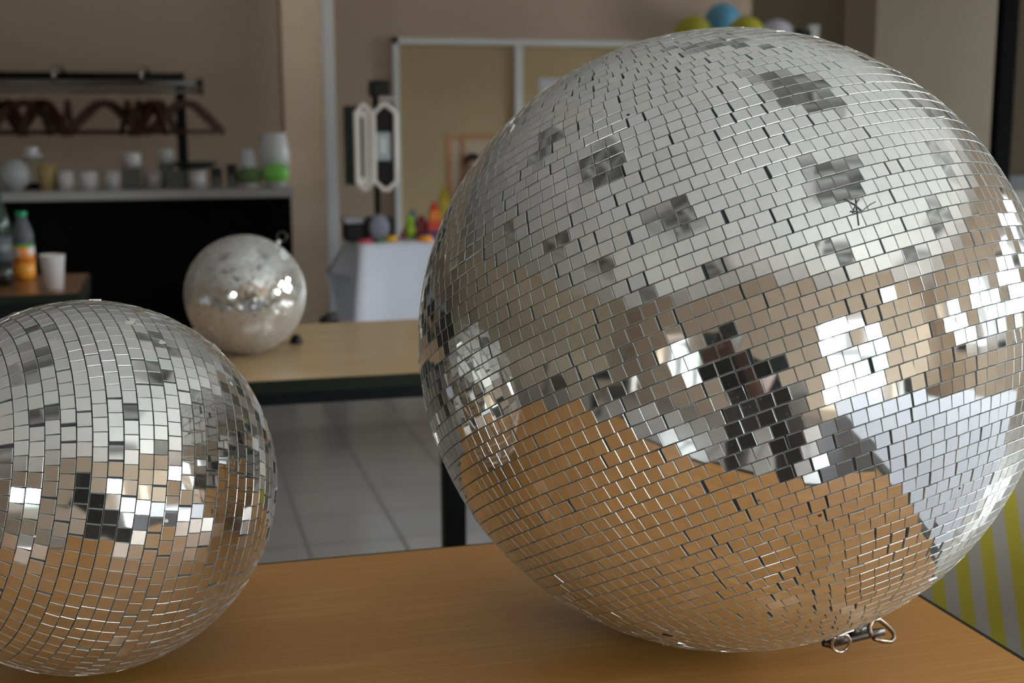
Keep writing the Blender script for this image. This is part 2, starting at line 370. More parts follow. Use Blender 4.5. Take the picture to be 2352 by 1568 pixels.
# ------------------------------------------------------------------ tables
TZ = .75
def table(label, xa, xb, ya, yb, wood, band=.014, apron=.03, legs=((.05, .05),)*4, inset=.0, tt=.022, cat='table', fl=None):
    t = thing('folding_table', label, cat, ((xa+xb)/2, (ya+yb)/2, 0))
    lx, ly = (xb-xa)/2, (yb-ya)/2
    MB().box((-lx+.0058, -ly+.0058, TZ-tt), (lx-.0058, ly-.0058, TZ)).build('tabletop', wood, t)
    b = MB()
    for s in (-1, 1):
        b.box((s*lx, -ly, TZ-tt-.001), (s*(lx-.006), ly, TZ-.0008)); b.box((-lx+.006, s*ly, TZ-tt-.001), (lx-.006, s*(ly-.006), TZ-.0008))
    b.build('edge_band', mat('edge_band_dark', (.014, .016, .010, 1), .5, spec=.15), t)
    b = MB(); zz = TZ-tt-.001
    for s in (-1, 1):
        b.box((-lx+inset, s*(ly-inset), zz-apron), (lx-inset, s*(ly-inset-.025), zz)); b.box((s*(lx-inset), -ly+inset+.025, zz-apron), (s*(lx-inset-.025), ly-inset-.025, zz))
    b.build('frame', BLACKM, t)
    for sx_ in (-1, 1):
        for sy_ in (-1, 1):
            cx, cy_ = sx_*(lx-legs[0][0]-.02), sy_*(ly-legs[0][1]+.02)
            if sy_ > 0: cy_ = ly-legs[0][1]+.02-.02
            if fl and sx_ > 0 and sy_ < 0: cx = fl-(xa+xb)/2
            lg = MB().box((cx-.02, cy_-.02, 0.012), (cx+.02, cy_+.02, zz-apron+.002), bev=.003).build('leg', BLACKM, t)
            MB().box((cx-.022, cy_-.022, 0), (cx+.022, cy_+.022, .014)).build('foot_cap', BLACKP, lg)
    return t
table('beech table in front carrying the two large mirror balls', -.6, .665, .45, 1.249, BEECH, inset=.04)
table('pale beech table in the middle with the small mirror ball', -.9, .95, 2.205, 2.86, BEECH2, apron=.022, inset=.002, legs=((.055, .03),)*4, fl=.487)
table('dark brown table by the bar with bottles and paper cup', -1.7, -.238, 3.59, 4.1, DWOOD, apron=.04, inset=.002)

# ------------------------------------------------------------------ mirror balls
def mirror_ball(name, label, c, R, axis, tw, th, seed, gap=.0005, thick=.0016, jit=.38, mm=None):
    rnd = random.Random(seed)
    t = thing(name, label, 'mirror ball', (c[0], c[1], c[2]-R))
    A = V(axis).normalized(); E0 = A.cross(V((0, 1, 0)) if abs(A.y) < .9 else V((1, 0, 0))).normalized(); G0 = A.cross(E0)
    C0 = V((0, 0, R))
    core = MB().ball(C0, R-thick+.0003, seg=72, rings=40); core.build('core', CORE, t)
    vs = []; fs = []; mi = []
    rows = int(PI*R/(th+gap)); ph = rnd.random()
    for i in range(rows):
        lat = -PI/2+(i+.5)*PI/rows; r = R*math.cos(lat); circ = 2*PI*r
        n = int(circ/(tw+gap))
        if n < 3: continue
        left = circ-n*tw; 
        base = left/n*0.75; extra = left-base*n
        ng = max(1, int(extra/.0011)); gaps = {}
        for _ in range(ng): j = rnd.randrange(n); gaps[j] = gaps.get(j, 0)+extra/ng
        ph += rnd.choice((.5, .5, .38, .62, .08, .92, .3)) + rnd.uniform(-.06, .06)
        s = (ph % 1.0)*tw + rnd.random()*0
        tiltrow = math.radians(rnd.gauss(0, .35))
        for j in range(n):
            w_ = tw*(1+rnd.uniform(-.012, .006))
            a_ = (s+tw/2)/r; s += tw+base+gaps.get(j, 0)
            e = E0*(-math.sin(a_))+G0*math.cos(a_); rad = E0*math.cos(a_)+G0*math.sin(a_)
            nn = rad*math.cos(lat)+A*math.sin(lat); u = A*math.cos(lat)-rad*math.sin(lat)
            sd = jit if rnd.random() > .03 else 3.2
            ta, tb, tg = [math.radians(rnd.gauss(0, q)) for q in (sd, sd, .5)]
            ta += tiltrow
            e2 = e*math.cos(tg)+u*math.sin(tg); u2 = u*math.cos(tg)-e*math.sin(tg)
            n2 = (nn+e2*ta+u2*tb).normalized(); e3 = (e2-n2*e2.dot(n2)).normalized(); u3 = n2.cross(e3)
            if u3.dot(u2) < 0: u3 = -u3
            hc = C0+nn*(R-thick*.5); lift = rnd.uniform(0, .00025) + (.0004 if sd > 1 else 0)
            hw, hh = w_/2, th/2*(1+rnd.uniform(-.012, .008))
            o = len(vs); ch = .00016
            for zz, dd in ((-thick*.5, 0), (thick*.5+lift-ch, 0), (thick*.5+lift, ch)):
                for (qx, qy) in ((-1, -1), (1, -1), (1, 1), (-1, 1)): vs.append(hc+e3*(hw-dd)*qx+u3*(hh-dd)*qy+n2*zz)
            flip = e3.cross(u3).dot(n2) < 0
            top = (o+8, o+9, o+10, o+11); sides = [(o+b_+k_, o+b_+(k_+1) % 4, o+b_+4+(k_+1) % 4, o+b_+4+k_) for b_ in (0, 4) for k_ in range(4)]
            fs.append(top if not flip else top[::-1]); mi.append(0)
            for q_ in sides: fs.append(q_ if not flip else q_[::-1]); mi.append(1)
    b = MB(); b.v = [tuple(p) for p in vs]; b.f = fs; b.mi = mi; b.sm = [False]*len(fs)
    b.build('mirror_tiles', [mm or MIRROR, TEDGE], t)
    return t, C0, A

cB = V((0.4455, 0.9668, H-.17496)); RB = .25504
cL = V((-0.0710, 1.0423, H-.28121)); RL = .14879
cS = V((0.1392, 2.5030, H-.3144)); RS = .1156
cB.z = TZ+RB+.0006; cL.z = TZ+RL+.0006; cS.z = TZ+RS+.0006
tb, CB, AB = mirror_ball('mirror_ball', 'huge mirror ball filling the right of the front table', cB, RB, (-.2243, .3943, .8912), .0105, .0096, 11, gap=.0006, thick=.002)
tl_, CL, AL = mirror_ball('mirror_ball', 'medium mirror ball at the front left, cut by the picture edge', cL, RL, (-.9023, -.3702, .2209), .0103, .0099, 5, gap=.0006, thick=.002)
nS = (P(640, 552, 2.5)-P(561, 676, 2.5)).normalized()
ts, CS, AS = mirror_ball('mirror_ball', 'small blurred mirror ball on the pale middle table', cS, RS, nS, .0062, .0062, 8, gap=.0005, thick=.0015, jit=2.2, mm=mirror_mat('worn_mirror_glass', 0.20, 0.2))

def surf(c, R, px, py):                    # offset from the ball's base of the surface point seen at a picture position
    d = ray(px, py).normalized(); cc = V(c)-V((0, 0, H)); b_ = d.dot(cc); disc = max(b_*b_-(cc.length_squared-R*R), 0)
    p = d*(b_-math.sqrt(disc)); n = (p-cc)/R; return V((0, 0, R))+n*R, n
RUST = mat('rust', (.05, .022, .012, 1), .8); DARK = mat('dark_crack', (.10, .11, .12, 1), .5); GLUE = mat('dried_glue', (.62, .61, .58, 1), .6)
def patch(parent, c, R, px, py, r, m_, name, seed):
    p, n = surf(c, R, px, py); rnd = random.Random(seed); a = n.cross(V((0, 0, 1))).normalized(); b_ = n.cross(a)
    vs = [p+n*.0007]; N = 14
    for k_ in range(N): q_ = r*rnd.uniform(.65, 1.1); vs.append(p+n*.0003+a*q_*math.cos(2*PI*k_/N)+b_*q_*math.sin(2*PI*k_/N)*.8)
    MB().add(vs, [(0, 1+k_, 1+(k_+1) % N) for k_ in range(N)], 0, True).build(name, m_, parent)
for i_, (x_, y_, r_) in enumerate(((1883, 1183, .0016), (1532, 1457, .0052), (1443, 264, .0014), (2204, 1121, .0011), (1742, 1148, .0015))):
    patch(tb, cB, RB, x_, y_, r_, RUST if i_ != 4 else DARK, 'rust_spot', i_)
for i_, (pts) in enumerate((((1965, 458), (1968, 488), (1972, 518)), ((1938, 458), (1962, 470), (1978, 484)), ((1952, 486), (1978, 486), (1998, 470), (2010, 464)), ((1958, 490), (1964, 472), (1972, 458)))):
    q_ = [surf(cB, RB, *p) for p in pts]; MB().tube([p+n*.0007 for p, n in q_], .00038, 6).build('scratch', DARK, tb)
for i_, (x_, y_, r_) in enumerate(((297, 741, .0045), (318, 745, .0035), (306, 736, .003), (372, 786, .0038), (531, 881, .0028), (80, 1231, .0012), (382, 1196, .0018))):
    patch(tl_, cL, RL, x_, y_, r_, GLUE, 'glue_residue', 20+i_)

# hanging hardware of the huge ball (its pole faces down to the right)
def loc(p, c, R): return V(p)-V((c[0], c[1], c[2]-R))
bz = (cB[0], cB[1], cB[2]-RB); LB_ = lambda x, y, z: V((x-bz[0], y-bz[1], z-bz[2]))
z0_ = lambda z: H+z
BRS = mat('dark_bolt_steel', (.075, .062, .055, 1), .35, .8, noise=.2, nscale=300)
BOW = mat('brown_shackle_steel', (.20, .145, .105, 1), .33, .95, noise=.2, nscale=200)
pole = CB+(-AB)*(RB-.002)
MB().tube([pole, pole+(-AB)*.010], [.009, .006], 14).tube([pole+(-AB)*.006, LB_(.500, .868, z0_(-.4115))], [.0045, .004], 10).build('eye_bolt', BRS, tb)
sh = MB().tube([LB_(.494, .866, z0_(-.4085)), LB_(.500, .8675, z0_(-.4100)), LB_(.545, .8745, z0_(-.4085)), LB_(.5535, .8755, z0_(-.4090))], [.0026, .0035, .0035, .0033], 16)
sh.tube([LB_(.520, .870, z0_(-.4035)), LB_(.536, .873, z0_(-.4030))], [.0035, .0032], 8)
sb = sh.build('shackle_bolt', BRS, tb)
bow = [P(*q_, y_) for q_, y_ in (((2002, 1462), .862), ((1996, 1440), .866), ((2004, 1424), .872), ((2018, 1422), .876), ((2036, 1436), .880), ((2050, 1450), .882), ((2055, 1464), .882), ((2046, 1473), .880), ((2026, 1472), .876), ((2008, 1466), .870))]
MB().tube([q_-V(bz) for q_ in bow], .0020, 10).build('shackle_bow', BOW, sb)
rc = P(1932, 1477, .853)-V(bz); rr_ = .0082
ax1 = (rt*1.0+fw*.25).normalized(); ax2 = (up*.9-fw*.42).normalized()
MB().tube([rc+ax1*rr_*.95*math.cos(2*PI*k_/32)+ax2*rr_*1.05*math.sin(2*PI*k_/32) for k_ in range(32)], .00135, 10, closed=True).build('split_ring', CHROME, tb)
# ring of the small ball
ps = CS+AS*(RS-.002); pe = ps+AS*.012
MB().tube([ps, pe], .004, 10).lathe([(0, 0), (.010, 0), (.010, .002), (0, .003)], ps-AS*0.0, 16, 0, AS.to_track_quat('Z', 'Y').to_matrix().to_4x4()).build('eye_bolt', STEEL, ts)
cr_ = pe+AS*.008
MB().tube([cr_+rt*.0095*math.cos(2*PI*k_/24)+up*.0095*math.sin(2*PI*k_/24) for k_ in range(24)], .0016, 8, closed=True).build('hanging_ring', BRS, ts)
pn = CS-AS*(RS-.001)
# pole cap and hook of the medium ball, facing out of the picture on the left
pl = CL+AL*(RL-.002); MB().tube([pl, pl+AL*.008], [.009, .005], 12).build('eye_bolt', STEEL, tl_)
q_ = pl+AL*.014; a1 = AL; a2 = AL.cross(V((0, 0, 1))).normalized()
MB().tube([q_+a1*.007*math.cos(2*PI*k_/24)+a2*.007*math.sin(2*PI*k_/24) for k_ in range(24)], .0014, 8, closed=True).build('hanging_ring', STEEL, tl_)
q_ = P(683, 770, 2.56)
tag(MB().lathe([(0, 0), (.013, 0), (.014, .004), (.010, .012), (.006, .018), (0, .019)], (q_.x, q_.y+.03, TZ+.0005), 16).build('cable_plug', BLACKP), 'tiny black plug lying right behind the small mirror ball', 'plug')

# ------------------------------------------------------------------ bar counter and what stands on it
yC = 5.90
cz = P(400, 437, yC).z; ct = SZ(20, P(400, 445, yC))
cx1 = P(676, 430, yC).x
GREYTOP = mat('grey_stone_laminate', (.34, .33, .335, 1), .5, noise=.06, nscale=40)
ctr = thing('bar_counter', 'long black bar counter with a thin grey worktop', 'counter', (0, yC, 0))
MB().box((-4.5, .012, 0), (cx1-SZ(8, P(676, 430, yC)), .36, cz-ct)).build('front_panel', BLACKL, ctr)
MB().box((-4.5, 0, cz-ct), (cx1, .40, cz), bev=.004).build('worktop', GREYTOP, ctr)

def stand(px, yy=6.08): p = P(px, 430, yy); return V((p.x, yy, cz+.0006))
SU = lambda n, yy=6.08: SZ(n, P(400, 430, yy))
def vessel(name, label, cat, px, w_px, h_px, m_, prof=None, yy=6.08, group=None, base=None):
    r = SU(w_px/2, yy); h = SU(h_px, yy); t = .003
    o = stand(px, yy) if base is None else base
    pr = prof or [(0.93, 0), (1.0, 1.0)]
    out = [(.0005, 0)]+[(r*a_, h*b_) for a_, b_ in pr]
    inn = [(max(r*a_-t, .001), max(h*b_, t)) for a_, b_ in reversed(pr)]+[(.0005, t)]
    th_ = thing(name, label, cat, o, 0, group)
    MB().lathe(out+inn, (0, 0, 0), 28).build('body', m_, th_)
    return th_, r, h, o
def fill(th_, r, h, m_, name='candle', z=.0035): MB().lathe([(.0005, z), (r, z), (r, z+h), (.0005, z+h*.97)], (0, 0, 0), 24).build(name, m_, th_)

# white globe
g_ = thing('globe_vase', 'round frosted white globe vase at the far left of the bar', 'vase', stand(33, 6.06))
rg_ = SU(35); MB().lathe([(.0005, 0), (rg_*.45, 0)]+[(rg_*math.sin(a_), rg_*.98-rg_*math.cos(a_)) for a_ in [.5+.2*i for i in range(11)]]+[(rg_*.38, rg_*1.95)]).build('body', mat('frosted_globe', (.34, .34, .35, 1), .5), g_)
# lidded glass jar behind
j_, r, h, o = vessel('storage_jar', 'tall clear glass jar with a white lid behind the white globe', 'jar', 78, 48, 72, GLASS, [(.9, 0), (1, .1), (1, .8), (.7, .95), (.68, 1)], 6.24)
fill(j_, r*.9, h*.16, mat('jar_pebbles', (.25, .21, .16, 1), .8), 'filling')
MB().lathe([(.0005, h), (r*.95, h), (r*.95, h+.008), (r*.5, h+.012), (r*.3, h+.02), (r*.62, h+.024), (r*.62, h+.04), (.0005, h+.042)]).build('lid', PORC, j_)
j_, r, h, o = vessel('candle_jar', 'amber yellow candle glass between the globe and the white pots', 'candle', 112, 44, 58, mat('amber_glass', (.52, .38, .16, 1), .3, trans=.25), yy=6.13)
fill(j_, r*.9, h*.82, mat('amber_wax', (.50, .30, .06, 1), .5))
# white pots in a row
for px, w_, lb in ((152, 38, 'white candle pot standing nearest to the amber glass'), (204, 44, 'middle one of the three white candle pots right of the amber glass'), (263, 40, 'white candle pot left of the square glass stack')):
    j_, r, h, o = vessel('candle_pot', lb, 'candle', px, w_, 41, WGLASS, group='white candle pots in a row')
    fill(j_, r*.9, h*.7, WAX)
# rope flower on the first pot
# stacks
def cube_glass(name, label, px, w_px, h_px, m_, base=None, yy=6.08, cat='candle holder'):
    w_ = SU(w_px/2, yy); h = SU(h_px, yy); o = stand(px, yy) if base is None else base
    th_ = thing(name, label, cat, o); t = .006
    b = MB().box((-w_, -w_, 0), (w_, w_, t)).box((-w_, -w_, t), (-w_+t, w_, h)).box((w_-t, -w_, t), (w_, w_, h)).box((-w_+t, -w_, t), (w_-t, -w_+t, h)).box((-w_+t, w_-t, t), (w_-t, w_, h))
    b.build('body', m_, th_); return th_, w_, h, o
SMOKE = mat('smoky_glass', (.45, .48, .44, 1), .08, trans=.8, ior=1.3)
c1, w_, h, o = cube_glass('glass_cube', 'smoky square glass holder under a white tumbler', 306, 40, 48, SMOKE)
MB().box((-w_*.7, -w_*.7, .0065), (w_*.7, w_*.7, h*.8)).build('candle', mat('taupe_wax', (.22, .18, .14, 1), .6), c1)
vessel('tumbler', 'white tumbler standing on the smoky square glass', 'candle', 306, 40, 34, WGLASS, base=V((o.x, o.y, o.z+h+.0006)))
PINKG = mat('pinkish_glass', (.45, .39, .39, 1), .35, trans=.2)
vessel('candle_pot', 'pale pink candle pot between the two white tumblers', 'candle', 354, 48, 41, PINKG)
c2, w_, h, o = cube_glass('glass_cube', 'clear square glass carrying a white tumbler left of the rack post', 384, 34, 52, SMOKE, yy=6.24)
vessel('tumbler', 'white tumbler on a square glass left of the black rack post', 'candle', 384, 38, 34, WGLASS, base=V((o.x, o.y, o.z+h+.0006)), yy=6.24)
c3, w_, h, o = cube_glass('glass_cube', 'grey square glass right under the dark shallow bowl', 405, 46, 43, SMOKE, yy=6.06)
vessel('candle_pot', 'white candle pot under the right half of the dark bowl', 'candle', 452, 44, 41, WGLASS, yy=6.06)
bw_ = thing('shallow_bowl', 'dark glass shallow bowl resting across the pots', 'bowl', V((P(447, 380, 6.08).x, 6.08, cz+h+.0015)))
rb_ = SU(53); MB().lathe([(.0005, 0), (rb_*.45, 0), (rb_*.75, .008), (rb_, .030), (rb_*.98, .033), (rb_*.72, .012), (rb_*.43, .004), (.0005, .003)]).build('body', mat('dark_green_glass', (.02, .027, .022, 1), .15), bw_)
vessel('drinking_glass', 'empty clear glass right of the dark bowl', 'glass', 498, 26, 44, GLASS, yy=6.15)
vessel('drinking_glass', 'narrow clear glass left of the green moss pot', 'glass', 534, 24, 54, GLASS, yy=6.06)
# greenery
LEAF = mat('bright_green_leaf', (.24, .62, .12, 1), .5, noise=.3, nscale=60); MOSS = mat('dull_green_moss', (.13, .20, .07, 1), .8, noise=.3, nscale=60)
def leafy(name, label, px, w_px, h_px, m_, seed, yy=6.08, n=90):
    rnd = random.Random(seed); t = thing(name, label, 'plant', stand(px, yy)); r = SU(w_px/2, yy); h = SU(h_px, yy)
    yy_ = 0
    MB().lathe([(.0005, 0), (r*.7, 0), (r*.80, h*.22), (r*.75, h*.22), (r*.65, .004), (.0005, .004)]).build('pot', WGLASS, t)
    b = MB()
    for _ in range(n):
        a_ = rnd.random()*2*PI; q_ = math.sqrt(rnd.random())*r*.8; p = V((q_*math.cos(a_), q_*math.sin(a_), rnd.uniform(.2, .95)*h))
        d = V((math.cos(a_), math.sin(a_), rnd.uniform(-.3, 1.2))).normalized(); sd = d.cross(V((0, 0, 1))).normalized(); l = rnd.uniform(.2, .4)*r
        b.add([p, p+d*l*.5+sd*l*.3, p+d*l-V((0, 0, l*.2)), p+d*l*.5-sd*l*.3], [(0, 1, 2, 3)])
    b.ball((0, 0, h*.54), (r*1.0, r*.75, h*.46))
    b.build('leaves', m_, t); return t
leafy('potted_moss', 'dull green low plant left of the bright green plant', 575, 62, 46, MOSS, 3)
leafy('potted_plant', 'bright green leafy plant at the right end of the bar', 635, 62, 56, LEAF, 4, n=150)
vessel('lamp_shade', 'small white bell shade standing behind the dull green plant', 'vase', 572, 40, 85, PORC, [(.8, 0), (1, .35), (1.0, .62), (.86, .85), (.6, 1.0)], 6.22)
vessel('flower_vase', 'large white tapered vase behind the bright green plant', 'vase', 632, 74, 122, PORC, [(.5, 0), (.62, .12), (1.0, .5), (.97, .62), (.82, .92), (.70, 1.0), (.3, 1.0)], 6.24)

# ------------------------------------------------------------------ clothes rack behind the bar
yR = 6.9
rk = thing('clothes_rack', 'black clothes rack with chrome rails behind the bar', 'clothes rack', (0, yR, 0))
pt = P(412, 176, yR); r_ = SZ(7.5, pt)
MB().tube([(-1.9, 0, pt.z), (pt.x, 0, pt.z)], r_*1.1, 12).build('top_bar', BLACKM, rk)
for x_ in (-1.9, pt.x): MB().box((x_-r_*1.45, -r_, .028), (x_+r_*1.45, r_, pt.z+r_*1.1), bev=.003).build('post', BLACKM, rk)
for x_ in (-1.9, pt.x): MB().box((x_-.02, -.25, 0), (x_+.02, .25, .03), bev=.004).build('foot', BLACKM, rk)
e1 = P(458, 192, 6.72); e2 = P(458, 210, 6.72)
for e_, rr in ((e1, SZ(8, e1)), (e2, SZ(4.5, e2))):
    MB().tube([(-1.95, 6.72-yR, e_.z), (e_.x, 6.72-yR, e_.z)], rr, 12).build('rail', mat('dull_chrome', (.16, .15, .16, 1), .3, .9), rk)
MB().box((e1.x, 6.72-yR-.02, e2.z-.018), (e1.x+.016, 6.72-yR+.02, e1.z+.024)).build('end_plate', BLACKP, rk)
for px in (-70, 125, 325):
    hp = P(px, 192, 6.72); zt = pt.z
    pts = [(hp.x, 6.72-yR-.02, e1.z), (hp.x, 6.72-yR-.02, zt+.02), (hp.x, 6.72-yR+.01, zt+.04), (hp.x+.02, -.02+.0, zt+.045), (hp.x+.05, 0, zt+.0)]
    MB().tube(pts, .009, 8).build('hook', CHROME, rk)
def make_hanger():
    t = thing('coat_hanger', '', 'coat hanger', (0, 0, 0), 0, 'wooden coat hangers on the rack')
    hk = [(0, 0, -.035)]+[(0.0+.017*math.sin(a_), 0, .008-.017+.017-.017*math.cos(a_)*-1-.02+.02) for a_ in (-.2, .3, .9, 1.5, 2.1, 2.7, 3.3, 3.9)]
    hk = [(0, 0, -.055), (0, 0, -.03)]+[(.015*math.cos(a_)+.0, 0, -.008+.015*math.sin(a_)) for a_ in [-.9+.45*i for i in range(9)]]
    MB().tube(hk, .0018, 6).build('hook', CHROME, t)
    b = MB()
    for s in (-1, 1):
        pts = [(0, 0, -.050), (s*.05, .0, -.066), (s*.12, .003, -.125), (s*.19, .008, -.190), (s*.21, .01, -.208)]
        for i in range(4):
            p, q_ = V(pts[i]), V(pts[i+1]); d = (q_-p).normalized(); n_ = V((-d.z, 0, d.x)); n_ = n_ if n_.z > 0 else -n_
            hh = [.016, .022, .024, .020, .010]; y_ = V((0, .008, 0))
            vs = [p+n_*hh[i]-y_, p+n_*hh[i]+y_, p-n_*hh[i]+y_, p-n_*hh[i]-y_, q_+n_*hh[i+1]-y_, q_+n_*hh[i+1]+y_, q_-n_*hh[i+1]+y_, q_-n_*hh[i+1]-y_]
            b.add(vs, [(0, 1, 2, 3), (7, 6, 5, 4), (0, 4, 5, 1), (1, 5, 6, 2), (2, 6, 7, 3), (3, 7, 4, 0)])
    b.build('shoulder', HWOOD, t)
    MB().tube([(-.185, .008, -.195), (.185, .008, -.195)], .011, 8).build('trouser_bar', HWOOD, t)
    return t
HG = [(-12, 62, 'coat hanger at the far left picture edge, mostly cut off'), (18, 118, 'leftmost whole wooden coat hanger, turned away'), (52, 28, 'broad dark wooden hanger left of the upright pair'), (80, 75, 'reddish wooden hanger seen nearly edge-on at left'), (98, 128, 'wooden hanger just left of the single thin one'),
      (154, 88, 'single hanger seen exactly edge-on between the two bunches'), (238, 33, 'broad dark hanger starting the right bunch'), (292, 100, 'orange-brown hanger seen edge-on, left of the pair'), (318, 80, 'middle hanger of the tight right bunch'), (345, 112, 'orange-brown slanting hanger right of the tight bunch'),
      (362, 62, 'dark hanger sloping down just left of the rack post'), (425, 24, 'rightmost wooden hanger, beyond the black post')]
hproto = make_hanger()
for i_, (px, rz, lb) in enumerate(HG):
    p = P(px, 210, 6.72); L_ = (p.x, 6.72, e2.z-.006)
    o = hproto if i_ == 0 else dup(hproto, L_)
    o.location = L_; o.rotation_euler = (0, 0, math.radians(rz)); o['label'] = lb

# ------------------------------------------------------------------ drinks on the brown table
ob = PZ(58, 641, TZ); rB = SZ(24, ob); hB = SZ(155, ob)
def bottle(label, o, r, h, body, cap, liquid, lab):
    t = thing('plastic_bottle', label, 'bottle', (o.x, o.y, TZ+.0006))
    pr = [(r*.99, h*.30), (r, h*.31), (r, h*.62), (r*.96, h*.68), (r*.55, h*.86), (r*.38, h*.92), (r*.38, h*.95)]
    bd = MB().lathe(pr).build('body', body, t)
    MB().lathe([(.0005, 0), (r*.85, 0), (r, .015), (r, h*.30), (.0005, h*.30)]).build('juice', liquid, t)
    MB().lathe([(r*.45, h*.92), (r*.52, h*.925), (r*.52, h*.995), (.0005, h)]).build('cap', cap, t)
    if lab:
        MB().lathe([(r*1.01, h*.25), (r*1.015, h*.25), (r*1.015, h*.52), (r*1.01, h*.52)], seg=36).build('label', lab, bd)
    return t
a = NT('orange_juice_label'); g = a.n('ShaderNodeTexCoord'); s = a.n('ShaderNodeSeparateXYZ', {0: (g, 'Object')})
nz = a.n('ShaderNodeTexNoise', {'Vector': (g, 'Object'), 'Scale': 26.0, 'Detail': 1.0})
c1_ = a.n('ShaderNodeMapRange', {0: (nz, 0), 1: .46, 2: .54}); mc = a.n('ShaderNodeMix', {0: (c1_, 0), 6: (.85, .26, .04, 1), 7: (.62, .60, .58, 1)}, data_type='RGBA')
c2_ = a.n('ShaderNodeMapRange', {0: (s, 2), 1: hB*.475, 2: hB*.485}); mc2 = a.n('ShaderNodeMix', {0: (c2_, 0), 6: (mc, 2), 7: (.06, .35, .05, 1)}, data_type='RGBA'); a.to(mc2, 2, 'Base Color')
JLAB = a.m
PET = mat('clear_plastic', (.75, .78, .85, 1), .12, trans=.85, ior=1.2)
bottle('orange juice bottle with green cap and orange label', ob, rB, hB, PET, mat('green_cap', (.02, .30, .13, 1), .4), mat('orange_juice', (.75, .30, .03, 1), .3), JLAB)
o2 = PZ(4, 655, TZ)
bottle('dark cola-like bottle cut by the left picture edge', o2, rB*1.1, SZ(215, o2), mat('dark_green_plastic', (.02, .035, .03, 1), .15), mat('dark_cap', (.02, .05, .04, 1), .4), mat('dark_drink', (.01, .012, .01, 1), .2), mat('grey_label', (.10, .11, .12, 1), .4, noise=.6, nscale=30))
oc = PZ(124, 664, TZ); cu = thing('paper_cup', 'white paper cup right of the juice bottle', 'cup', (oc.x, oc.y, TZ+.0006))
rc_ = SZ(28, oc); hc_ = SZ(78, oc)
MB().lathe([(.0005, .002), (rc_*.75, 0), (rc_, hc_), (rc_*1.04, hc_+.001), (rc_*.97, hc_+.0015), (rc_*.72, .004), (.0005, .004)]).build('body', mat('white_paper', (.72, .68, .68, 1), .6), cu)

# ------------------------------------------------------------------ cloth tables
def cloth(name, label, cat, xa, xb, ya, yb, ztop, zbot, m_, amp=.018, seed=1, shear=(0, 0), flare=.03, fold=.16, corner=None, group=None, hem=None, uvs=0.0, rotz=0.0, org=(0, 0)):
    rnd = random.Random(seed); b = MB(); b.uv = []
    per = []; st = .025
    cs = [(xa, ya), (xb, ya), (xb, yb), (xa, yb)]
    s = 0
    for i in range(4):
        p, q_ = V(cs[i]+(0,)), V(cs[(i+1) % 4]+(0,)); L = (q_-p).length; n = max(2, int(L/st)); d = (q_-p)/n; nr = V((d.y, -d.x, 0)).normalized()
        for j in range(n): per.append((p+d*j, nr, s+L*j/n, j/n, i))
        s += L
    N = len(per); R_ = 12; phs = [rnd.uniform(0, 6) for _ in range(3)]
    for k_ in range(R_+1):
        f = k_/R_
        for (p, nr, s_, u, i) in per:
            z = ztop+.002-(ztop-zbot)*f*(hem(u) if hem and i == 3 else 1)
            cn = max(0, 1-min(u, 1-u)*((xb-xa) if i % 2 == 0 else (yb-ya))/.10)
            w_ = amp*math.sqrt(f)*(math.sin(s_*2*PI/fold+phs[0])+.6*math.sin(s_*2*PI/(fold*.43)+phs[1]))
            off = nr*(w_+flare*f+.004)
            cc = V((0, 0, 0))
            if cn > 0 and f > 0:
                cv = V(((-1 if p.x < (xa+xb)/2 else 1), (-1 if p.y < (ya+yb)/2 else 1), 0))
                cc = cv*.05*cn*cn*f
                if corner: cc *= corner
            q_ = p+off+cc+V((shear[0]*f, shear[1]*f, 0)); b.v.append((q_.x, q_.y, z)); b.uv.append((s_-uvs*(ztop-z), f))
    for k_ in range(R_):
        for j in range(N):
            l = (j+1) % N
            if l == 0: continue
            b.f.append((k_*N+j, (k_+1)*N+j, (k_+1)*N+l, k_*N+l)); b.mi.append(0); b.sm.append(True)
    for k_ in range(R_):
        b.f.append((k_*N+N-1, (k_+1)*N+N-1, (k_+1)*N, k_*N)); b.mi.append(0); b.sm.append(True)
    b.f.append(list(range(N))); b.mi.append(0); b.sm.append(False)
    o = b.build(name, m_); o.location = (org[0], org[1], 0); o.rotation_euler = (0, 0, rotz)
    return tag(o, label, cat, group)
def under_table(label, xa, xb, ya, yb, z=TZ, ix=.08, rotz=0.0):
    t = thing('folding_table', label, 'table', ((xa+xb)/2, (ya+yb)/2, 0), rotz); lx, ly = (xb-xa)/2, (yb-ya)/2
    MB().box((-lx+.004, -ly+.004, z-.025), (lx-.004, ly-.004, z)).build('tabletop', BEECH2, t)
    for a_ in (-1, 1):
        for b_ in (-1, 1): MB().tube([(a_*(lx-ix), b_*(ly-.08), 0), (a_*(lx-ix), b_*(ly-.08), z-.025)], .016, 10).build('leg', BLACKM, t)
tA, tB = V((.705, 4.80, 0)), V((2.35, 5.13, 0))
under_table('table hidden under the white cloth by the olive panels', tA.x, tB.x, tA.y, tB.y, ix=.42)
cloth('tablecloth', 'white cloth draped over the table with toys and stage light', 'tablecloth', tA.x, tB.x, tA.y, tB.y, TZ, .27, CLOTH, amp=.010, seed=4, flare=.02, fold=.33, corner=1.2, hem=lambda u: .30+.70*max(0, (u-.45)/.55)**1.0)
sA = V((1.122, 1.345, 0)); sdir = V((-.80, .60, 0)); sdr2 = V((.60, .80, 0)); sc_ = sA+sdir*.22+sdr2*.30; sang = math.atan2(-sdir.y, -sdir.x)
under_table('small square table hidden under the striped cloth at the right edge', sc_.x-.22, sc_.x+.22, sc_.y-.30, sc_.y+.30, rotz=sang)
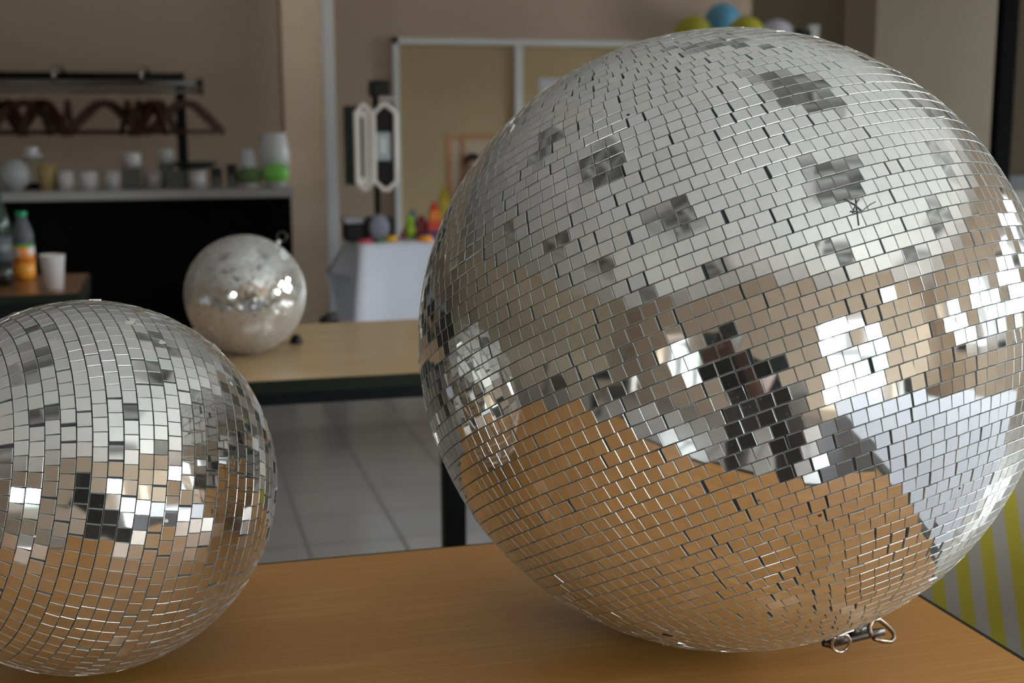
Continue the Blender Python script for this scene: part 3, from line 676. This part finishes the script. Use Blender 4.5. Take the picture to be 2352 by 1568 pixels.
cloth('tablecloth', 'yellow and white striped cloth right of the front table', 'tablecloth', -.22, .22, -.30, .30, TZ, .06, STRIPE, amp=.006, seed=2, flare=.02, fold=.5, uvs=.16, rotz=sang, org=(sc_.x, sc_.y))
under_table('table under the plain white cloth beside the right end of the front table', .69, 1.7, -.7, .80, z=TZ-.02)
cloth('tablecloth', 'plain white cloth on the table at the right end of the front table', 'tablecloth', .69, 1.7, -.7, .80, TZ-.016, .2, CLOTH, seed=12, flare=.0, amp=.003, corner=.1)
# ------------------------------------------------------------------ stage light, speaker and toys on the cloth table
yE = 4.97; zT = TZ+.0035
p0 = P(866, 544, yE); u_ = SZ(1, P(866, 400, yE))
def X(px, y=yE): return P(px, 400, y).x
def Z(py, y=yE, px=866): return P(px, py, y).z
PCREAM = mat('cream_led_tube', (.90, .84, .80, 1), .4); GREYD = mat('dark_grey_panel', (.022, .019, .020, 1), .6, spec=.15)
sl = thing('stage_light', 'tall octagonal-framed stage light on a black stand', 'stage light', (X(866), yE, zT))
ox, oz = X(866), zT
LX = lambda px: X(px)-ox
LZ = lambda py: Z(py)-oz
def octa(x0, x1, z0, z1, c, y, r, m_, name):
    pts = [(x0+c, y, z0), (x1-c, y, z0), (x1, y, z0+c), (x1, y, z1-c), (x1-c, y, z1), (x0+c, y, z1), (x0, y, z1-c), (x0, y, z0+c)]
    MB().tube(pts, r, 8, closed=True).build(name, m_, sl)
zt_, zb_ = LZ(240), LZ(436)
MB().box((LX(800), .02, zb_+.02), (LX(850), .11, zt_-.005), bev=.004).build('side_housing', BLACKP, sl)
fh = MB().box((LX(862), .005, zb_+.012), (LX(908), .09, zt_-.012), bev=.003).build('front_housing', GREYD, sl)
MB().box((LX(822), .01, zb_+.02), (LX(858), .05, zt_-.02)).build('side_panel', mat('cream_panel', (.80, .75, .72, 1), .5), sl)
MB().box((LX(832), .0, zb_+.05), (LX(837), .012, zt_-.05)).build('slot', BLACKP, sl)
octa(LX(820), LX(856), zb_, zt_, .03, 0, u_*5.4, PCREAM, 'led_tube')
octa(LX(860), LX(911), zb_, zt_, .035, -.004, u_*5.4, PCREAM, 'led_tube')
MB().box((LX(864), -.006, LZ(368)), (LX(898), .006, LZ(304))).build('label_plate', mat('pale_blue_label', (.40, .47, .50, 1), .4), fh)
MB().box((LX(875), -.010, LZ(352)), (LX(887), -.006, LZ(316))).build('label_plate', mat('white_print', (.70, .72, .76, 1), .4), fh)
MB().tube([(LX(869), .04, 0), (LX(869), .04, LZ(205))], u_*6, 12).build('pole', BLACKM, sl)
MB().box((LX(857), .0, LZ(222)), (LX(900), .09, LZ(184)), bev=.01).build('lamp_head', BLACKP, sl)
MB().box((LX(872), -.012, LZ(234)), (LX(906), .05, LZ(220)), bev=.004).build('bracket', mat('pinkish_grey_plastic', (.35, .31, .32, 1), .5), sl)
MB().lathe([(.0005, 0), (.06, 0), (.055, .012), (.015, .02), (.0005, .02)], (LX(869), .04, 0)).build('base', BLACKP, sl)
sp = thing('loudspeaker', 'small black loudspeaker with round grey grille under the stage light', 'loudspeaker', (X(868, 4.90), 4.90, zT))
w5 = SZ(1, P(866, 520, 4.9)); hz_ = 62*w5
MB().box((-28*w5, 0, 0), (36*w5, .08, hz_*.9), bev=.01).build('body', BLACKP, sp)
MB().ball((0, -.004, hz_*.52), (24*w5, .018, 31*w5), 0, 28, 14).build('grille', mat('blue_grey_grille', (.20, .20, .26, 1), .5, bump=.3, bscale=500), sp)
bx_ = thing('black_mixer_box', 'flat black mixer box with grey top beside the loudspeaker', 'audio box', (X(818, 4.93), 4.93, zT))
MB().box((-26*w5, 0, 0), (22*w5, .12, 42*w5), bev=.006).build('body', BLACKP, bx_)
MB().box((-30*w5, -.005, 42*w5), (14*w5, .12, 54*w5), bev=.004).build('top_cover', mat('light_grey_plastic', (.34, .33, .36, 1), .5), bx_)

def blob_toy(name, label, px, w_px, h_px, col, yy=4.95, kind=0, z0=None, cat='toy', cols=None):
    b = V((P(px, 540, yy).x, yy, zT if z0 is None else z0)); w_ = SZ(w_px/2, b); h = SZ(h_px, b)
    m1 = mat(name+'_plastic', col, .45, noise=.15, nscale=40); m2 = mat(name+'_accent', cols or col, .45)
    t = thing(name, label, cat, b)
    if kind == 0:   # little sitting animal: body, head, ears
        MB().ball((0, 0, h*.35), (w_*.9, w_*.8, h*.35)).build('body', m1, t)
        MB().ball((0, -.01, h*.78), (w_*.6, w_*.55, h*.22)).ball((-w_*.4, 0, h*.95), w_*.2).ball((w_*.4, 0, h*.95), w_*.2).build('head', m2, t)
    elif kind == 1: # flat dish / counter
        MB().lathe([(.0005, 0), (w_*.9, 0), (w_, h*.4), (w_*.85, h), (.0005, h*.8)]).build('body', m1, t)
    elif kind == 2: # stacked tower
        MB().box((-w_, -w_*.7, 0), (w_, w_*.7, h*.45), bev=.004).build('base_block', m1, t)
        MB().box((-w_*.75, -w_*.6, h*.45), (w_*.75, w_*.6, h*.75), bev=.004).build('middle_block', m2, t)
        MB().lathe([(w_*.7, h*.75), (w_*.35, h*.92), (.0005, h)], seg=20).build('roof', m1, t)
    elif kind == 3: # cone
        MB().lathe([(.0005, 0), (w_, 0), (w_*.75, h*.3), (w_*.3, h*.85), (.0005, h)]).build('body', m1, t)
    return t
blob_toy('toy_ring', 'flat red toy at the left front edge of the white cloth', 838, 36, 9, (.55, .06, .10, 1), 4.86, 1)
blob_toy('toy_ring', 'flat dull green toy between the red and yellow flat toys', 874, 30, 8, (.10, .20, .08, 1), 4.86, 1)
blob_toy('toy_ring', 'flat yellow toy on the cloth in front of the loudspeaker', 899, 28, 14, (.70, .38, .02, 1), 4.88, 1)
blob_toy('toy_ring', 'flat orange toy at the cloth edge next to the big ball', 977, 34, 13, (.85, .30, .02, 1), 4.86, 1)
blob_toy('toy_animal', 'lime green toy figure right of the loudspeaker', 942, 30, 54, (.30, .42, .02, 1), 5.0, 0, cols=(.28, .50, .03, 1))
blob_toy('toy_animal', 'small dark blue toy behind the lime green one', 948, 24, 62, (.03, .08, .16, 1), 5.06, 0, cols=(.05, .14, .24, 1))
blob_toy('toy_block', 'dark red toy block behind the lime green figure', 968, 30, 52, (.25, .02, .03, 1), 5.06, 2)
blob_toy('toy_ball', 'pink toy cone left of the lime green figure', 927, 22, 24, (.42, .06, .14, 1), 5.02, 3)
blob_toy('toy_tower', 'red and orange toy tower beside the big ball', 998, 34, 84, (.60, .05, .02, 1), 5.02, 2, cols=(.75, .20, .02, 1))
blob_toy('toy_box', 'tall yellow toy box behind the red tower', 1022, 34, 118, (.42, .34, .02, 1), 5.05, 2, cols=(.48, .38, .02, 1))
blob_toy('toy_box', 'flat blue toy box under the red and orange tower', 992, 60, 16, (.05, .06, .22, 1), 4.96, 1)
blob_toy('toy_tower', 'orange toy tower partly behind the edge of the big ball', 1046, 30, 74, (.80, .28, .02, 1), 5.05, 2, cols=(.75, .40, .03, 1))

# wooden framed board with a doll before it
yB2 = 5.09
fa, fb_ = P(1024, 308, yB2), P(1190, 308, yB2)
wf = thing('framed_board', 'wooden framed cream board standing on the cloth table', 'board', (fa.x, yB2, zT))
W_, H_ = fb_.x-fa.x, fa.z-zT; fwid = .022
MB().box((0, 0, 0), (fwid, .02, H_)).box((W_-fwid, 0, 0), (W_, .02, H_)).box((fwid, 0, H_-fwid), (W_-fwid, .02, H_)).box((fwid, 0, 0), (W_-fwid, .02, fwid)).build('frame', PINE, wf)
MB().box((.065, -.004, fwid), (.078, .012, H_-fwid)).build('slat', PINE, wf)
MB().box((fwid, .008, fwid), (W_-fwid, .014, H_-fwid)).build('board', mat('cream_board', (.52, .43, .33, 1), .7), wf)
dp = P(1086, 420, 5.0); dl = thing('rag_doll', 'rag doll in a red dress with black hair before the board', 'doll', (dp.x, 5.0, zT))
hz2 = Z(372, 5.0, 1078)-zT
MB().lathe([(.0005, 0), (.075, 0), (.06, hz2*.4), (.04, hz2*.75), (.02, hz2*.86), (.0005, hz2*.87)]).build('dress', mat('red_fabric', (.42, .015, .04, 1), .8), dl)
MB().ball((0, 0, hz2*.96), (.030, .030, .035)).build('head', mat('doll_skin', (.35, .20, .14, 1), .7), dl)
MB().ball((.002, .008, hz2*1.0), (.036, .034, .036)).build('hair', mat('doll_hair', (.012, .01, .01, 1), .7), dl)

# balloons
for nm, px, py, r, col in (('yellow balloon left of the blue one', 1592, 88, 48, (.42, .40, .03, 1)), ('light blue balloon on top of the cluster', 1660, 52, 42, (.12, .36, .58, 1)), ('yellow balloon between the blue and white ones', 1712, 84, 44, (.42, .40, .03, 1)), ('white balloon at the right of the cluster', 1783, 92, 44, (.55, .53, .60, 1))):
    y_ = {'yellow balloon l': 7.3, 'light blue ballo': 7.66, 'yellow balloon b': 7.2, 'white balloon at': 7.62}[nm[:16]]
    c = P(px, py, y_); R_ = SZ(r, c)
    t = thing('balloon', nm, 'balloon', c, 0, None)
    MB().lathe([(.0005, R_*1.08)]+[(R_*math.sin(a_), R_*(math.cos(a_)*(1.05 if a_ < PI/2 else 1.25))) for a_ in [.15+i*.17 for i in range(17)]]+[(R_*.12, -R_*1.25), (R_*.16, -R_*1.32), (.0005, -R_*1.3)], seg=28).build('balloon_skin', mat('balloon_latex', col, .25, sub=.15), t)
    MB().tube([(0, 0, -R_*1.28), (.01, .05, -R_*1.6), (.0, YF-.012-y_, -R_*2.0)], .0015, 5).build('string', WHITE, t)
c = P(1846, 75, 7.5)
tag(MB().box((c.x-.045, 7.45, c.z-.11), (c.x+.03, 7.57, c.z+.02), bev=.006).build('wall_speaker', BLACKP), 'small dark box right of the white balloon', 'loudspeaker')
tag(MB().box((c.x+.03, 7.5, 0.0), (c.x+.11, 7.58, c.z+.05), bev=.004).build('standing_panel', mat('grey_panel', (.30, .29, .28, 1), .5)), 'grey upright panel right of the small dark box', 'panel')
# black framed screen at the right edge
ys = 3.2
sa, sb_ = P(2303, 60, ys), P(2340, 60, ys)
scr = thing('framed_screen', 'black framed standing screen at the right picture edge', 'screen', (sa.x, ys, 0))
wd = sb_.x-sa.x
for x_ in (0, 1.1): MB().box((x_, 0, 0), (x_+wd, .03, 2.3), bev=.003).build('post', mat('matt_black', (.004, .004, .004, 1), .9, spec=.03), scr)
zr0, zr1 = P(2330, 432, ys).z, P(2330, 404, ys).z
MB().box((wd, 0.0, zr0), (1.1, .05, zr1)).build('rail', mat('blue_black_metal', (.02, .02, .03, 1), .35), scr)
MB().box((wd, 0, 2.25), (1.1, .05, 2.3)).build('rail', BLACKM, scr)
MB().box((wd, 0, .05), (1.1, .05, .09)).build('rail', BLACKM, scr)
MB().box((wd, .02, zr1), (1.1, .028, 2.25)).build('upper_panel', mat('dark_brown_panel', (.045, .034, .022, 1), .8, spec=.1), scr)
MB().box((wd, .02, .09), (1.1, .028, zr0)).build('lower_panel', mat('grey_infill', (.16, .15, .14, 1), .6), scr)
for x_ in (0, 1.1): MB().box((x_, -.2, 0), (x_+wd, .25, .03), bev=.004).build('foot', BLACKM, scr)

# small black bin with an arched handle behind the middle table
pc = P(768, 724, 5.72); rb2 = SZ(34, pc)
bn = thing('waste_bin', 'low black bin with arched handle on the floor by the pillar', 'bin', (pc.x, 5.72, 0))
MB().lathe([(.0005, 0), (rb2*.8, 0), (rb2, pc.z-.03), (rb2*1.05, pc.z-.025), (rb2*.95, pc.z-.03), (rb2*.75, .01), (.0005, .01)]).build('body', BLACKP, bn)
MB().tube([(rb2*math.cos(PI*k_/10), 0, pc.z-.04+.045*math.sin(PI*k_/10)) for k_ in range(11)], .009, 8).build('handle', BLACKP, bn)

# ------------------------------------------------------------------ the photographer mirrored in the balls
def skinned(name, verts, edges, radii, m_, parent=None, sub=2, root=0):
    me = bpy.data.meshes.new(name); me.from_pydata(verts, edges, []); me.materials.append(m_)
    o = bpy.data.objects.new(name, me); COL.objects.link(o)
    if parent: o.parent = parent
    sk = o.modifiers.new('skin', 'SKIN'); sk.use_smooth_shade = True
    sv = me.skin_vertices[0].data if me.skin_vertices else None
    if sv is None:
        bpy.context.view_layer.objects.active = o; bpy.context.view_layer.update(); sv = me.skin_vertices[0].data
    for i, r in enumerate(radii): sv[i].radius = (r, r) if not isinstance(r, tuple) else r
    sv[root].use_root = True
    su = o.modifiers.new('sub', 'SUBSURF'); su.levels = sub; su.render_levels = sub
    return o
ph = thing('person', 'person in black shirt bending to photograph, mirrored in the large balls', 'person', (0, -.42, 0))
B_ = {}
def J(n, x, y, z, r, par=None): B_[n] = (V((x, y+.42, z)), r, par)
J('pelvis', .16, -.36, .82, .15); J('waist', .10, -.31, .94, .135, 'pelvis'); J('chest', .01, -.27, 1.05, .145, 'waist'); J('neckb', -.035, -.25, 1.13, .065, 'chest'); J('neck', -.045, -.235, 1.165, .05, 'neckb')
J('head', -.05, -.215, 1.22, .078, 'neck'); J('crown', -.05, -.215, 1.275, .055, 'head')
J('shl', -.20, -.27, 1.06, .065, 'chest'); J('ell', -.31, -.17, .93, .045, 'shl'); J('wrl', -.085, -.10, 1.105, .028, 'ell'); J('pal', -.06, -.075, 1.14, .026, 'wrl')
J('shr', .20, -.27, 1.03, .065, 'chest'); J('elr', .20, -.14, .84, .045, 'shr'); J('wrr', .105, -.09, 1.08, .028, 'elr'); J('par', .085, -.07, 1.125, .026, 'wrr')
J('hil', .06, -.37, .76, .115, 'pelvis'); J('knl', .02, -.25, .46, .068, 'hil'); J('anl', .0, -.40, .09, .040, 'knl'); J('tol', -.01, -.26, .04, .032, 'anl')
J('hir', .30, -.34, .76, .125, 'pelvis'); J('knr', .40, -.22, .46, .068, 'hir'); J('anr', .40, -.38, .09, .040, 'knr'); J('tor', .42, -.24, .04, .032, 'anr')
for s, pn_ in ((-1, 'pal'), (1, 'par')):
    p = B_[pn_][0]
    for k_ in range(4):
        J('f%d%d' % (s, k_), p.x-s*.012, p.y-.42+.018-.006*k_, p.z+.028-.017*k_, .0085, pn_)
        J('g%d%d' % (s, k_), p.x-s*.034, p.y-.42+.022-.006*k_, p.z+.028-.017*k_, .0075, 'f%d%d' % (s, k_))
    J('t%d' % s, p.x-s*.010, p.y-.42-.03, p.z+.018, .0095, pn_); J('u%d' % s, p.x-s*.032, p.y-.42-.034, p.z+.026, .008, 't%d' % s)
def sub_skel(names, add, m_, nm, lim=None):
    idx = {n: i for i, n in enumerate(names)}; vs = []; rs = []; es = []
    for n in names:
        p, r, par = B_[n]; vs.append(tuple(p if not lim or n not in lim else B_[par][0].lerp(p, lim[n]))); rs.append(r+add)
        if par in idx: es.append((idx[par], idx[n]))
    return skinned(nm, vs, es, rs, m_, ph)
SKIN = mat('skin', (.17, .075, .05, 1), .5, sub=.05, noise=.08, nscale=20)
sub_skel(list(B_), 0, SKIN, 'body')
sub_skel(['pelvis', 'waist', 'chest', 'neckb', 'shl', 'ell', 'shr', 'elr'], .045, mat('black_jersey', (.004, .004, .005, 1), .95, spec=.1), 'shirt', {'ell': .55, 'elr': .5})
sub_skel(['pelvis', 'hil', 'knl', 'anl', 'hir', 'knr', 'anr'], .03, mat('taupe_trousers', (.085, .07, .058, 1), .9), 'trousers', {'anl': .9, 'anr': .9})
hd = B_['head'][0]
MB().ball(hd+V((0, -.022, .032)), (.092, .088, .088)).ball(hd+V((0, -.075, -.01)), (.06, .05, .075)).build('hair', mat('black_hair', (.012, .009, .008, 1), .5), ph)
eb = MB()
for s in (-1, 1): eb.ball(hd+V((s*.03, .072, .012)), .011)
eb.build('eyes', mat('eye_white', (.6, .6, .6, 1), .2), ph)
MB().ball(hd+V((0, .088, -.012)), (.012, .016, .020)).ball(hd+V((0, .076, -.045)), (.024, .01, .006)).build('nose_and_mouth', SKIN, ph)
for p_ in ('tol', 'tor'):
    q_ = B_[p_][0]; MB().ball(q_+V((0, -.04, .0)), (.048, .12, .04)).build('shoe', BLACKP, ph)
# the camera in the hands, just behind the viewpoint
cm = thing('digital_camera', 'black digital camera held before the face, mirrored in the balls', 'camera', (0, 0, H))
cm.matrix_world = Matrix((rt, fw, up)).transposed().to_4x4(); cm.location = V((0, 0, H))-fw*.012
MB().box((-.064, -.115, -.045), (.064, -.075, .030), bev=.008).box((-.03, -.105, .028), (.03, -.07, .052), bev=.008).build('body', BLACKP, cm)
MB().box((-.082, -.11, -.045), (-.058, -.055, .028), bev=.009).build('grip', mat('rubber', (.02, .02, .02, 1), .8), cm)
My = Matrix.Rotation(-PI/2, 4, 'X')
MB().lathe([(.0005, 0), (.032, 0), (.034, .02), (.033, .05), (.034, .065), (.031, .066), (.028, .060), (.0005, .058)], (0, -.075, -.008), 32, 0, My).build('lens', BLACKP, cm)
MB().lathe([(.0005, .004), (.015, .003), (.027, 0)], (0, -.0165, -.008), 28, 0, My).build('front_element', mat('lens_glass', (.02, .02, .035, 1), .03), cm)

# a second cloth table at the left of the hall, seen in the ball
under_table('table under a plain white cloth, seen only mirrored at the left of the big ball', -2.9, -1.6, 1.9, 2.7)
cloth('tablecloth', 'plain white cloth seen only mirrored at the left of the big ball', 'tablecloth', -2.9, -1.6, 1.9, 2.7, TZ, .2, CLOTH, seed=9)

# chairs and a bare table further back in the hall, seen only in the balls
table('bare beech table with black chairs, seen only mirrored at the left of the big ball', -3.4, -2.1, -.6, .1, BEECH2, inset=.03)
def make_chair():
    t = thing('stacking_chair', '', 'chair', (0, 0, 0), 0, 'black stacking chairs mirrored in the balls')
    MB().box((-.21, -.20, .43), (.21, .21, .465), bev=.014).build('seat', BLACKP, t)
    MB().box((-.20, .20, .56), (.20, .225, .84), bev=.010).build('backrest', BLACKP, t)
    for a_ in (-1, 1):
        MB().tube([(a_*.215, .235, .80), (a_*.215, .215, .45), (a_*.235, .26, 0)], .011, 10).build('leg', STEEL, t)
        MB().tube([(a_*.215, -.18, .445), (a_*.235, -.24, 0)], .011, 10).build('leg', STEEL, t)
    return t
c0 = None
for x_, y_, rz, lb in ((-2.4, .42, 0.1, 'black chair on the near side of the bare table, seen only in the balls'), (-3.1, .46, -.15, 'black chair at the far left corner of the bare table, seen only in the balls'),
                       (-2.7, -.95, PI, 'black chair behind the bare table, seen only in the balls'), (2.35, -1.35, PI*.8, 'black chair by the back glass door, seen only in the balls')):
    if c0 is None: c0 = make_chair(); c = c0
    else: c = dup(c0, (0, 0, 0))
    c.location = (x_, y_, 0); c.rotation_euler = (0, 0, rz); c['label'] = lb
